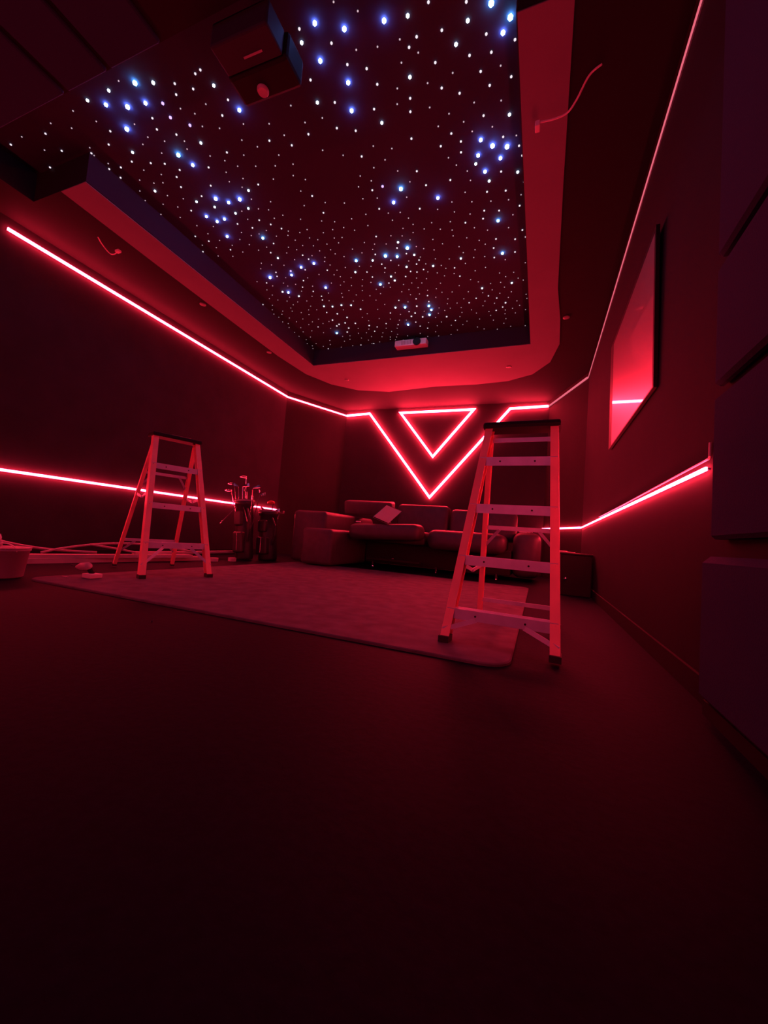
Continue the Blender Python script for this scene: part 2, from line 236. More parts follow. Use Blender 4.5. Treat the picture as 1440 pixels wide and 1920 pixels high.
# ---------------------------------------------------------------- star ceiling
star_ceiling = MB().box((NX0-.05, NY-.05, ZS), (NX1+.05, TY1+.05, ZS+.02)).build('star_ceiling', M['tray'])
tag(star_ceiling, 'dark recessed ceiling panel dotted with hundreds of tiny star lights', 'star ceiling')
STARS = """-2.686,1.630,5c -2.887,1.723,5b -3.050,1.834,5b -2.839,2.111,5c -2.865,2.533,5b -2.653,2.601,5b -1.225,2.913,5c -0.385,1.969,5c -0.292,2.060,5c -0.462,2.764,5b -0.362,2.801,5b -1.383,3.577,5c -1.639,3.625,5c -3.083,3.598,5b -2.563,1.669,4w -3.030,1.665,4b -2.737,1.746,4b -2.117,1.989,4b -2.799,2.216,4b -2.781,2.602,4b -3.114,2.670,4b -2.964,2.744,4b -3.058,2.749,4b -1.354,2.233,4b -1.331,3.026,4b -0.336,2.118,4b -0.538,2.697,4b -0.572,2.809,4b -0.416,2.879,4b -1.351,1.741,4b -1.199,1.818,4b -0.965,1.856,4b -1.414,1.911,4b -1.300,2.072,4b -0.539,2.957,4b -0.950,3.089,4b -0.488,3.476,4c -1.524,3.668,4c -0.485,3.904,4c -1.867,4.050,4c -1.431,4.601,4c -1.421,4.690,4c -1.731,4.558,4c -1.852,4.533,4w -1.475,4.796,4c -1.820,4.958,4c -2.445,3.526,4b -1.971,3.610,4c -2.621,3.544,4b -2.806,3.630,4b -2.531,3.939,4b -3.041,3.905,4b -2.914,4.937,4c -2.757,3.055,4c -3.106,2.934,4b -2.914,1.607,3w -3.132,1.603,3w -3.192,1.983,3w -3.349,2.309,3b -2.175,1.811,3b -2.617,1.786,3v -2.648,1.875,3v -2.553,1.962,3v -2.581,2.091,3w -2.512,2.551,3b -3.069,2.509,3w -2.948,2.605,3b -2.647,2.709,3c -2.807,2.720,3w -1.557,2.115,3b -1.183,2.371,3w -1.366,2.849,3v -1.449,3.480,3w -0.831,1.878,3w -0.517,2.003,3w -0.600,2.089,3w -0.909,2.165,3c -0.331,2.581,3w -1.475,1.796,3w -0.599,2.872,3w -0.299,3.034,3w -0.518,3.050,3w -1.345,3.692,3w -0.896,3.869,3c -1.478,3.844,3b -1.199,3.905,3b -1.697,3.950,3w -1.680,4.026,3w -0.425,4.400,3c -0.751,4.413,3c -0.519,4.762,3w -1.580,4.571,3w -1.645,4.713,3w -1.715,4.776,3w -1.574,4.823,3w -1.268,4.892,3w -2.788,3.347,3w -1.797,3.654,3c -2.774,3.566,3v -2.060,3.777,3c -3.108,3.876,3w -2.956,4.007,3w -2.753,4.280,3w -2.645,4.314,3b -2.515,4.315,3b -2.393,4.348,3b -2.664,4.482,3w -2.310,4.461,3w -2.574,4.594,3c -2.806,4.607,3w -2.767,4.728,3w -2.820,4.760,3w -2.664,4.714,3w -2.677,4.852,3w -2.527,4.757,3w -2.360,4.858,3w -2.748,4.947,3c -2.787,1.839,2w -3.199,1.809,2w -2.829,1.910,2w -3.731,1.664,2w -4.127,1.632,2w -3.766,1.797,2w -3.322,1.879,2w -3.886,1.887,2w -4.044,1.864,2w -3.281,2.041,2w -3.427,2.051,2w -3.135,2.099,2w -3.641,2.031,2w -3.529,2.120,2w -2.243,1.720,2w -2.193,1.714,2v -2.427,1.721,2w -2.331,1.785,2w -2.476,1.775,2w -2.149,1.913,2w -2.266,1.983,2w -2.716,1.985,2w -2.441,2.216,2w -2.051,2.239,2w -1.906,2.321,2w -3.024,2.139,2w -2.688,2.274,2w -2.949,2.220,2w -3.032,2.262,2w -3.081,2.350,2w -2.807,2.416,2w -2.976,2.478,2w -2.884,2.833,2w -1.443,2.153,2w -1.202,2.273,2w -0.945,2.284,2w -0.969,2.364,2w -1.511,2.310,2w -1.736,2.286,2w -1.387,2.368,2w -1.427,2.560,2b -1.017,2.542,2w -1.053,2.802,2w -1.465,2.861,2w -1.998,2.764,2w -1.016,2.945,2w -1.480,3.056,2w -1.131,3.156,2w -1.994,2.953,2w -1.633,3.353,2w -0.707,1.861,2w -0.512,1.924,2v -0.427,2.097,2w -0.665,2.001,2w -0.274,2.174,2w -0.811,1.985,2w -0.868,2.019,2w -0.409,2.193,2w -0.534,2.169,2w -0.244,2.264,2w -0.738,2.141,2w -0.482,2.272,2w -0.306,2.358,2w -0.438,2.366,2w -0.732,2.288,2w -0.628,2.353,2w -0.498,2.538,2w -0.732,2.592,2w -0.384,2.724,2w -0.677,2.669,2w -0.280,2.824,2w -0.825,2.660,2w -0.691,2.750,2w -0.261,2.907,2w -1.453,1.737,2w -1.305,1.856,2w -1.262,1.983,2w -1.531,1.985,2w -1.155,2.040,2w -1.124,2.141,2w -0.421,2.996,2w -0.255,3.139,2w -0.815,2.955,2w -0.400,3.181,2v -0.547,3.149,2w -0.299,3.366,2w -0.593,3.334,2w -0.470,3.369,2w -0.614,3.420,2w -0.773,3.422,2w -0.287,3.651,2w -0.260,3.744,2b -0.528,3.697,2w -0.356,3.748,2w -1.486,3.555,2w -0.561,3.811,2w -1.419,3.655,2b -1.737,3.581,2w -1.320,3.782,2w -1.610,3.708,2w -0.366,3.921,2w -0.569,3.948,2b -1.726,3.737,2w -1.363,3.834,2w -1.713,3.803,2w -1.460,3.929,2w -1.314,3.936,2w -1.395,3.957,2w -0.987,3.996,2w -1.539,3.996,2w -0.957,4.144,2w -1.763,4.056,2w -0.700,4.579,2w -0.611,4.645,2w -0.844,4.590,2w -1.393,4.396,2w -1.545,4.424,2w -1.761,4.402,2w -0.939,4.659,2w -1.409,4.517,2w -1.712,4.665,2w -1.961,4.638,2w -0.642,4.900,2w -0.559,4.847,2w -1.176,5.009,2w -1.699,4.926,2w -1.956,4.932,2w -1.670,5.038,2w -2.264,4.919,2w -1.584,5.114,2w -2.815,3.258,2w -2.497,3.384,2w -2.467,3.454,2w -2.601,3.596,2v -2.358,3.668,2w -2.960,3.544,2v -2.992,3.608,2v -1.934,3.813,2w -2.728,3.757,2w -1.908,3.908,2w -3.195,3.678,2w -2.808,3.862,2w -2.724,3.969,2w -2.674,4.083,2w -2.704,4.156,2w -3.598,4.049,2w -2.792,4.422,2w -3.104,4.722,2w -2.109,4.867,2w -2.344,5.021,2w -3.293,5.384,2w -2.715,5.397,2w -2.499,5.372,2w -2.390,2.529,2w -3.206,2.575,2w -2.642,2.855,2w -2.773,2.916,2w -2.566,2.931,2w -2.494,3.005,2w -3.440,2.842,2w -3.353,2.936,2w -2.699,3.153,2v -3.218,3.101,2w -3.560,3.041,2w -2.790,1.590,1w -3.322,1.620,1w -3.596,1.626,1w -3.231,1.726,1w -2.963,1.830,1w -3.476,1.701,1w -3.956,1.621,1w -2.955,1.933,1w -3.905,1.749,1w -3.506,1.851,1w -3.049,1.963,1w -3.704,1.908,1w -3.500,1.994,1w -3.257,2.130,1w -3.385,2.189,1w -3.287,2.249,1w -3.492,2.271,1w -3.583,2.362,1w -3.570,2.526,1w -2.526,1.854,1w -2.324,1.888,1w -2.453,1.913,1w -2.472,2.000,1w -2.356,2.050,1w -2.159,2.079,1v -2.700,2.044,1w -2.854,1.997,1w -2.734,2.100,1w -2.966,2.063,1w -2.598,2.200,1w -2.511,2.268,1w -2.256,2.173,1w -1.974,2.135,1w -2.174,2.252,1w -1.917,2.239,1w -2.326,2.276,1w -2.053,2.359,1w -1.748,2.079,1w -2.443,2.339,1w -2.297,2.383,1v -2.138,2.428,1w -2.578,2.354,1w -3.145,2.205,1w -2.618,2.434,1w -2.480,2.444,1w -2.230,2.525,1w -3.204,2.270,1w -2.548,2.511,1w -3.284,2.382,1w -3.168,2.451,1w -2.553,2.637,1w -3.411,2.442,1w -3.300,2.507,1w -2.561,2.744,1w -2.476,2.780,1w -2.399,2.710,1w -2.734,2.721,1w -3.385,2.609,1w -2.746,2.816,1w -2.485,2.878,1w -2.383,2.871,1w -1.040,2.293,1w -1.578,2.217,1w -1.715,2.207,1w -1.697,2.427,1w -1.563,2.510,1w -1.309,2.512,1v -1.181,2.571,1w -1.988,2.458,1w -1.263,2.640,1w -1.373,2.676,1w -1.199,2.757,1w -1.509,2.711,1w -1.968,2.608,1w -2.046,2.546,1w -1.439,2.778,1w -1.566,2.799,1w -1.135,2.878,1w -2.069,2.693,1w -1.206,3.011,1w -1.455,2.948,1w -1.579,2.918,1w -1.922,2.859,1w -1.757,2.912,1w -2.125,2.834,1w -1.419,3.125,1w -1.312,3.147,1w -1.622,3.080,1w -2.246,2.959,1w -1.772,3.090,1w -1.944,3.076,1w -2.060,3.034,1w -1.410,3.211,1w -1.260,3.229,1w -1.657,3.206,1w -1.893,3.164,1w -1.347,3.330,1w -1.156,3.391,1w -1.241,3.311,1w -1.805,3.224,1w -2.010,3.158,1w -2.255,3.088,1w -2.119,3.167,1w -1.270,3.406,1w -2.347,3.101,1w -1.490,3.386,1w -1.385,3.417,1w -1.968,3.275,1w -2.047,3.260,1w -2.291,3.190,1w -2.222,3.234,1w -1.326,3.486,1w -1.780,3.397,1w -2.036,3.330,1w -1.688,3.445,1w -1.574,3.475,1w -2.161,3.313,1w -0.909,1.967,1w -0.824,2.062,1w -0.363,2.280,1w -0.937,2.079,1w -0.648,2.228,1w -0.812,2.235,1w -1.008,2.204,1w -0.377,2.479,1w -0.547,2.438,1w -0.836,2.379,1w -0.720,2.457,1w -0.634,2.539,1w -0.251,2.661,1w -0.450,2.632,1w -0.810,2.517,1w -0.588,2.622,1w -0.295,2.743,1w -0.790,2.766,1w -1.177,1.933,1w -1.092,1.774,1w -1.204,1.697,1w -1.048,1.959,1w -0.661,3.006,1w -0.672,2.917,1w -0.744,2.843,1w -0.721,3.104,1w -0.283,3.258,1w -0.384,3.280,1w -0.527,3.252,1w -0.682,3.214,1w -0.846,3.168,1w -0.846,3.277,1w -0.982,3.209,1w -0.359,3.450,1w -0.717,3.338,1w -0.903,3.374,1w -1.070,3.339,1w -1.011,3.436,1w -0.907,3.477,1w -0.704,3.505,1w -0.592,3.567,1w -0.405,3.589,1w -0.912,3.550,1w -0.792,3.610,1w -0.683,3.675,1w -1.033,3.623,1w -0.884,3.705,1w -1.110,3.542,1w -0.634,3.740,1w -1.293,3.589,1w -1.229,3.637,1w -1.133,3.682,1w -0.740,3.789,1w -1.295,3.743,1w -1.430,3.768,1w -0.768,3.895,1w -0.660,3.910,1w -0.859,3.798,1w -0.466,4.010,1w -1.013,3.850,1w -1.151,3.811,1w -1.555,3.803,1w -1.268,3.858,1w -0.865,3.960,1w -1.078,3.981,1w -1.010,4.087,1w -1.745,3.873,1w -1.632,3.907,1w -1.185,4.029,1w -1.280,3.986,1w -1.115,3.924,1w -1.429,4.055,1w -1.324,4.094,1w -1.119,4.098,1w -0.854,4.234,1w -0.672,4.076,1w -0.784,4.100,1w -0.539,4.203,1w -0.396,4.230,1w -0.482,4.280,1w -0.275,4.109,1w -0.356,4.340,1w -0.304,4.387,1w -1.608,4.126,1w -1.507,4.123,1w -1.395,4.152,1w -1.851,4.111,1w -1.776,4.135,1w -1.191,4.210,1w -0.995,4.306,1w -0.778,4.294,1w -0.651,4.357,1w -0.542,4.365,1w -0.509,4.461,1w -0.646,4.476,1w -1.461,4.225,1w -1.576,4.232,1w -1.260,4.296,1w -1.366,4.299,1w -1.952,4.128,1w -1.933,4.220,1w -1.671,4.249,1w -1.588,4.330,1w -1.479,4.343,1w -1.212,4.378,1w -1.096,4.401,1w -0.914,4.444,1w -0.756,4.504,1w -0.568,4.563,1w -0.440,4.566,1w -0.282,4.655,1w -1.661,4.461,1w -2.038,4.328,1w -1.966,4.443,1w -1.305,4.455,1w -1.172,4.521,1w -0.988,4.567,1w -1.082,4.632,1w -1.199,4.617,1w -0.752,4.675,1w -0.647,4.746,1w -0.787,4.764,1w -0.480,4.667,1w -0.276,4.739,1w -0.388,4.760,1w -1.842,4.702,1w -1.521,4.707,1w -1.319,4.681,1w -1.262,4.752,1w -1.356,4.794,1w -1.184,4.719,1w -1.060,4.846,1w -0.936,4.818,1w -1.051,4.740,1w -0.886,4.904,1w -0.731,4.906,1w -0.533,4.922,1w -0.362,4.862,1w -0.448,4.904,1w -0.420,5.015,1w -0.298,4.970,1w -0.544,5.005,1w -2.157,4.729,1w -2.093,4.522,1w -2.014,4.778,1w -1.902,4.830,1w -1.810,4.849,1w -1.413,4.881,1w -1.103,4.935,1w -1.033,5.063,1w -0.866,5.051,1w -0.720,4.999,1w -0.698,5.119,1w -0.541,5.121,1w -1.536,4.980,1w -1.364,5.006,1w -1.441,5.083,1w -1.253,5.116,1w -1.100,5.135,1w -0.575,5.225,1w -0.495,5.320,1w -0.313,5.349,1w -2.153,4.984,1w -2.000,5.020,1w -0.921,5.240,1w -0.841,5.309,1w -0.671,5.357,1w -1.197,5.256,1w -2.107,5.084,1w -1.499,5.234,1w -2.245,5.090,1w -2.050,5.180,1w -1.725,5.229,1w -1.922,5.251,1w -1.642,5.335,1w -1.485,5.370,1w -2.091,5.249,1w -2.183,5.228,1w -2.300,5.194,1w -2.135,5.326,1w -2.208,5.296,1w -2.392,5.330,1w -2.022,5.365,1w -1.306,5.405,1w -2.921,3.192,1w -2.806,3.178,1w -2.580,3.243,1w -2.515,3.298,1w -2.648,3.310,1w -2.403,3.419,1w -2.285,3.378,1w -2.164,3.395,1w -2.146,3.461,1w -2.073,3.523,1w -1.938,3.449,1w -1.864,3.524,1w -1.736,3.509,1w -2.280,3.480,1w -2.316,3.536,1w -2.625,3.422,1w -3.028,3.371,1w -2.932,3.425,1w -2.796,3.468,1w -2.285,3.601,1w -3.096,3.446,1w -2.251,3.698,1w -2.138,3.682,1w -1.978,3.706,1w -1.854,3.740,1w -2.489,3.710,1w -2.321,3.760,1w -2.907,3.657,1w -2.652,3.728,1w -2.266,3.808,1w -2.152,3.857,1w -2.038,3.922,1w -2.268,3.903,1w -2.425,3.885,1w -2.337,3.947,1w -2.212,3.989,1w -2.090,4.026,1w -1.963,3.993,1w -3.298,3.630,1w -2.995,3.736,1w -2.863,3.796,1w -2.977,3.799,1w -3.159,3.748,1w -2.678,3.879,1w -2.866,3.930,1w -2.556,4.049,1w -3.283,3.797,1w -3.284,3.905,1w -3.089,3.998,1w -2.795,4.056,1w -2.398,4.096,1w -2.285,4.068,1w -2.125,4.109,1w -2.235,4.169,1w -2.077,4.227,1w -2.423,4.168,1w -3.371,3.960,1w -3.279,4.013,1w -3.173,4.064,1w -3.046,4.115,1w -2.916,4.126,1w -2.628,4.192,1w -2.327,4.277,1w -2.204,4.293,1w -3.427,4.096,1w -3.142,4.156,1w -2.929,4.240,1w -3.218,4.212,1w -3.496,4.186,1w -3.373,4.249,1w -3.244,4.281,1w -3.431,4.312,1w -3.584,4.281,1w -2.894,4.335,1w -3.004,4.310,1w -3.140,4.342,1w -3.061,4.409,1w -2.543,4.422,1w -2.270,4.583,1w -2.369,4.646,1w -3.522,4.365,1w -3.208,4.486,1w -2.991,4.545,1w -3.384,4.418,1w -2.876,4.633,1w -3.115,4.584,1w -3.340,4.528,1w -3.578,4.484,1w -3.489,4.541,1w -3.206,4.637,1w -2.986,4.658,1w -2.318,4.744,1w -2.549,4.895,1w -2.405,4.948,1w -2.944,4.803,1w -3.372,4.684,1w -3.596,4.639,1w -3.257,4.801,1w -3.403,4.795,1w -3.561,4.779,1w -3.110,4.886,1w -2.605,5.022,1w -2.480,5.034,1w -2.878,5.053,1w -2.760,5.060,1w -2.808,5.158,1w -2.618,5.159,1w -2.451,5.154,1w -3.377,4.957,1w -3.491,5.016,1w -3.586,4.898,1w -3.134,5.120,1w -2.918,5.190,1w -2.539,5.242,1w -3.583,5.129,1w -3.400,5.160,1w -3.189,5.235,1w -3.334,5.267,1w -3.503,5.214,1w -3.558,5.297,1w -3.059,5.376,1w -2.856,5.353,1w -2.528,5.441,1w -3.307,2.737,1w -2.659,2.984,1w -2.762,3.002,1w -2.856,2.998,1w -2.926,2.936,1w -3.281,2.853,1w -2.607,3.076,1w -2.449,3.053,1w -2.486,3.100,1w -3.233,2.961,1w -3.151,2.793,1w -3.011,3.009,1w -2.964,3.097,1w -2.451,3.176,1w -2.418,3.262,1w -3.471,2.964,1w -3.348,3.034,1w -3.152,3.055,1w -3.111,3.168,1w -3.428,3.143,1w -3.268,3.192,1w -2.310,3.296,1w"""
RAD = {1: .0055, 2: .0082, 3: .0112, 4: .0125, 5: .0155}
st = []
for t in STARS.split():
    a = t.split(','); x, y = float(a[0]) * .9932, float(a[1]) * .9932
    if y > JY: x = max(x, TX0 + .012)
    x = min(x, TX1 - .012) if y > JY else x
    y = min(y, TY1 - .012); k = int(a[2][0]); st.append((x, y, k, a[2][1]))
st.sort(key=lambda s: (-s[2], s[1]))
def star_mat(k, cl):
    if k >= 4 and cl in 'bc': return 'star_' + cl
    if k == 3 and cl in 'bc': return 'star_g'
    if cl == 'v': return 'star_v'
    if k >= 3: return 'star_g'
    return 'star_w' if k == 2 else 'star_s'
prot = {}
for x, y, k, cl in st[:100]:
    mk = star_mat(k, cl)
    if (mk, k) not in prot:
        o = MB().ball((0, 0, 0), RAD[k], 1, 1, .8, sub=1).build('star_light', M[mk], smooth=True); prot[(mk, k)] = o
    else:
        o = prot[(mk, k)].copy(); col.objects.link(o)
    o.parent = star_ceiling; o.location = (x, y, ZS - RAD[k] * .7)
rest = MB(); rest2 = MB()
for x, y, k, cl in st[100:]:
    tgt = rest if k >= 2 else rest2
    tgt.ball((x, y, ZS - RAD[k] * .6), RAD[k], 1, 1, .8, sub=1)
o = rest.build('small_star_lights', M['star_w'], star_ceiling, smooth=True); o['kind'] = 'stuff'
o = rest2.build('faint_star_lights', M['star_s'], star_ceiling, smooth=True); o['kind'] = 'stuff'
# ---------------------------------------------------------------- LED strips
def strip(label, pts, n, lit='led', name='led_strip', group=None, wdt=None, ends=None):
    """pts: polyline on a wall, n: direction out of the wall (towards the room)."""
    n = Vector(n).normalized(); pts = [Vector(p) for p in pts]
    if wdt is None: wdt = .036 if lit == 'led_back' else .024
    dep = .044 if wdt > .03 else .032; d0 = .022 if wdt > .03 else .014
    if wdt < .02: d0, dep = .009, .016
    closed = (pts[0] - pts[-1]).length < 1e-6
    root = empty(name, pts[0], label, 'LED strip', group)
    def ribbon(mb, w_, d0, d1):
        P = pts[:-1] if closed else pts
        m_ = len(P); offs = []
        for i, p in enumerate(P):
            if closed: a, b = P[i-1], P[(i+1) % m_]
            else: a, b = P[max(i-1, 0)], P[min(i+1, m_-1)]
            t0 = (p - a).normalized() if (p-a).length > 1e-6 else (b - p).normalized()
            t1 = (b - p).normalized() if (b-p).length > 1e-6 else t0
            s0, s1 = t0.cross(n), t1.cross(n); s = (s0 + s1).normalized(); s = s / max(.35, s.dot(s0))
            offs.append(s * w_ / 2)
        loops = [[p + o_ + n*d0, p - o_ + n*d0, p - o_ + n*d1, p + o_ + n*d1] for p, o_ in zip(P, offs)]
        if closed: mb.sweep(loops + [loops[0]], caps=False)
        else: mb.sweep(loops)
    ch = MB(); ribbon(ch, wdt * .6, .001, d0); ch.build('channel', M['alu'], root)
    df = MB(); ribbon(df, wdt, d0, dep); df.build('diffuser', M[lit], root)
    return root
ZU, ZL = 3.03, .835
cnL = (CLw[1]-CL[1], -(CLw[0]-CL[0]), 0); cnL = Vector((-(CL[1]-CLw[1]), CL[0]-CLw[0], 0)) * -1
cnR = Vector((-(CR[1]-CRw[1]), -(CRw[0]-CR[0]), 0))
strip('long red light strip along the top of the left wall above the smaller ladder', [(XL, 1.90, ZU), (XL, CLw[1]-.01, ZU)], (1, 0, 0))
strip('short red light strip crossing the angled corner at the top of the left wall', [(CLw[0], CLw[1], ZU), (CL[0], CL[1], ZU)], cnL)
strip('large red V-shaped light strip pointing down above the sofa', [(CL[0]+.02, YB, ZU), (-3.47, YB, 3.055), (-2.04, YB, 1.318), (-.62, YB, 3.03), (CR[0]-.02, YB, 3.045)], (0, -1, 0), lit='led_back')
strip('red triangle of light strip inside the large V on the back wall', [(-2.777, YB, 3.040), (-1.287, YB, 3.045), (-2.033, YB, 2.127), (-2.777, YB, 3.040)], (0, -1, 0), lit='led_back')
strip('thin pale pink strip across the angled corner beside the right wall', [(CR[0], CR[1], 3.045), (CRw[0], CRw[1], 3.06)], cnR, lit='led_dim', wdt=.024)
strip('long thin pale pink strip along the top of the right wall', [(XR, CRw[1], 3.06), (XR, -.3, 2.97)], (-1, 0, 0), lit='led_dim', wdt=.010)
strip('red light strip at waist height on the left wall behind both golf bags', [(XL, .4, ZL), (XL, CLw[1]-.02, ZL)], (1, 0, 0))
strip('short red light strip low on the angled corner behind the larger ladder', [(CR[0]+.01, CR[1]-.03, ZL), (CRw[0], CRw[1], ZL)], cnR)
strip('red light strip at waist height on the right wall under the glossy frame', [(XR, CRw[1]-.01, ZL), (XR, 1.76, ZL)], (-1, 0, 0), lit='led_right', wdt=.013)
strip('added red light strip on the added low wall, unseen behind the viewer', [(XL+.05, YF, ZL), (XR-.05, YF, ZL)], (0, 1, 0), lit='led_fill', wdt=.034)  # unseen strip, added as fill for the ladder fronts
# loose pale cord sagging just above the right-hand lower strip
r = MB().tube([(XR-.006, 4.6, .862), (XR-.006, 3.4, .862), (XR-.006, 2.4, .868), (XR-.006, 1.76, .872), (XR-.006, 1.752, .88), (XR-.006, 1.752, .93)], .004, 6).build('cord', M['wire'])
tag(r, 'thin pale cord running just above the lower strip on the right wall', 'cord')

# ---------------------------------------------------------------- near right-hand wall panels
def panel(x, y0, y1, z0, z1, label, ch=.012):
    o = MB().box((x, y0, z0), (XR-.001, y1, z1), bevel=ch, seg=1).build('acoustic_panel', M['panel'])
    return tag(o, label, 'acoustic panel', 'fabric panels on the near right wall')
panel(.505, -.9, 1.633, .05, .515, 'lowest and deepest fabric wall panel beside the floor at the right', .022)
panel(.53, -.9, 1.635, .572, 1.056, 'fabric wall panel directly above the lowest deep one at the right')
panel(.53, -.9, 1.635, 1.092, 1.512, 'fabric wall panel at mid height, second below the top one at the right')
panel(.53, -.9, 1.635, 1.550, 2.95, 'tall topmost fabric wall panel at the right edge')
o = MB().box((.525, -.9, 0), (XR-.001, 1.64, .046)).build('trim_1', M['trim']); tag(o, kind='structure')
# ---------------------------------------------------------------- ceiling panels (near)
for i, (x0, x1, lab) in enumerate(((-4.3, -2.93, 'leftmost wide fabric panel on the near ceiling edge'),
        (-2.885, -2.53, 'narrow fabric ceiling panel second from the left'),
        (-2.49, -2.09, 'fabric ceiling panel nearest the hanging projector'))):
    o = MB().box((x0, .25, ZC-.03), (x1, NY-.012, ZC-.001), bevel=.008, seg=1).build('ceiling_panel', M['panel'])
    tag(o, lab, 'ceiling panel', 'fabric panels on the near ceiling')

# ---------------------------------------------------------------- framed glossy panel on the right wall
fr = empty('picture_frame', (XR, 3.27, 1.43), 'tall glossy framed panel hanging on the right wall, reflecting red light', 'picture frame')
y0, y1, z0, z1, bw = 2.52, 4.03, 1.435, 2.385, .028
def tilted(ya, yb_, za, zb, d0, d1):     # the frame leans away from the wall at its top
    sl = lambda z: (z - z0) / (z1 - z0) * .015
    X = lambda z, d: XR - .003 - sl(z) - d
    return [(X(za,d0),ya,za),(X(za,d1),ya,za),(X(za,d1),yb_,za),(X(za,d0),yb_,za),(X(zb,d0),ya,zb),(X(zb,d1),ya,zb),(X(zb,d1),yb_,zb),(X(zb,d0),yb_,zb)]
f = MB()
for q in ((y0, y0+bw, z0, z1), (y1-.13, y1, z0, z1), (y0+bw, y1-.13, z0, z0+.010), (y0+bw, y1-.13, z1-bw, z1)): f.hexa(tilted(*q, 0, .020))
f.build('border', M['frame'], fr)
MB().hexa(tilted(y0+bw, y1-.13, z0+.010, z1-bw, .004, .019)).build('glass_panel', M['glass'], fr)

# ---------------------------------------------------------------- rug
rg = MB(); pts = []
x0, x1, ya, yb, rr = -3.35, -.085, 1.705, 5.15, .12
for cx, cy, a0 in ((x1-rr, ya+rr, -90), (x1-rr, yb-rr, 0), (x0+rr, yb-rr, 90), (x0+rr, ya+rr, 180)):
    for k in range(7): 
        a = math.radians(a0 + 15*k); pts.append((cx + rr*math.cos(a), cy + rr*math.sin(a)))
ins = lambda d: [(x + (d if x < -1.7 else -d), y + (d if y < 3.4 else -d)) for x, y in pts]
rg.sweep([[(x, y, .0005) for x, y in pts], [(x, y, .010) for x, y in pts], [(x, y, .014) for x, y in ins(.006)]])
tag(rg.build('rug', M['rug']), 'large thick rug on the dark carpet under both ladders', 'rug')

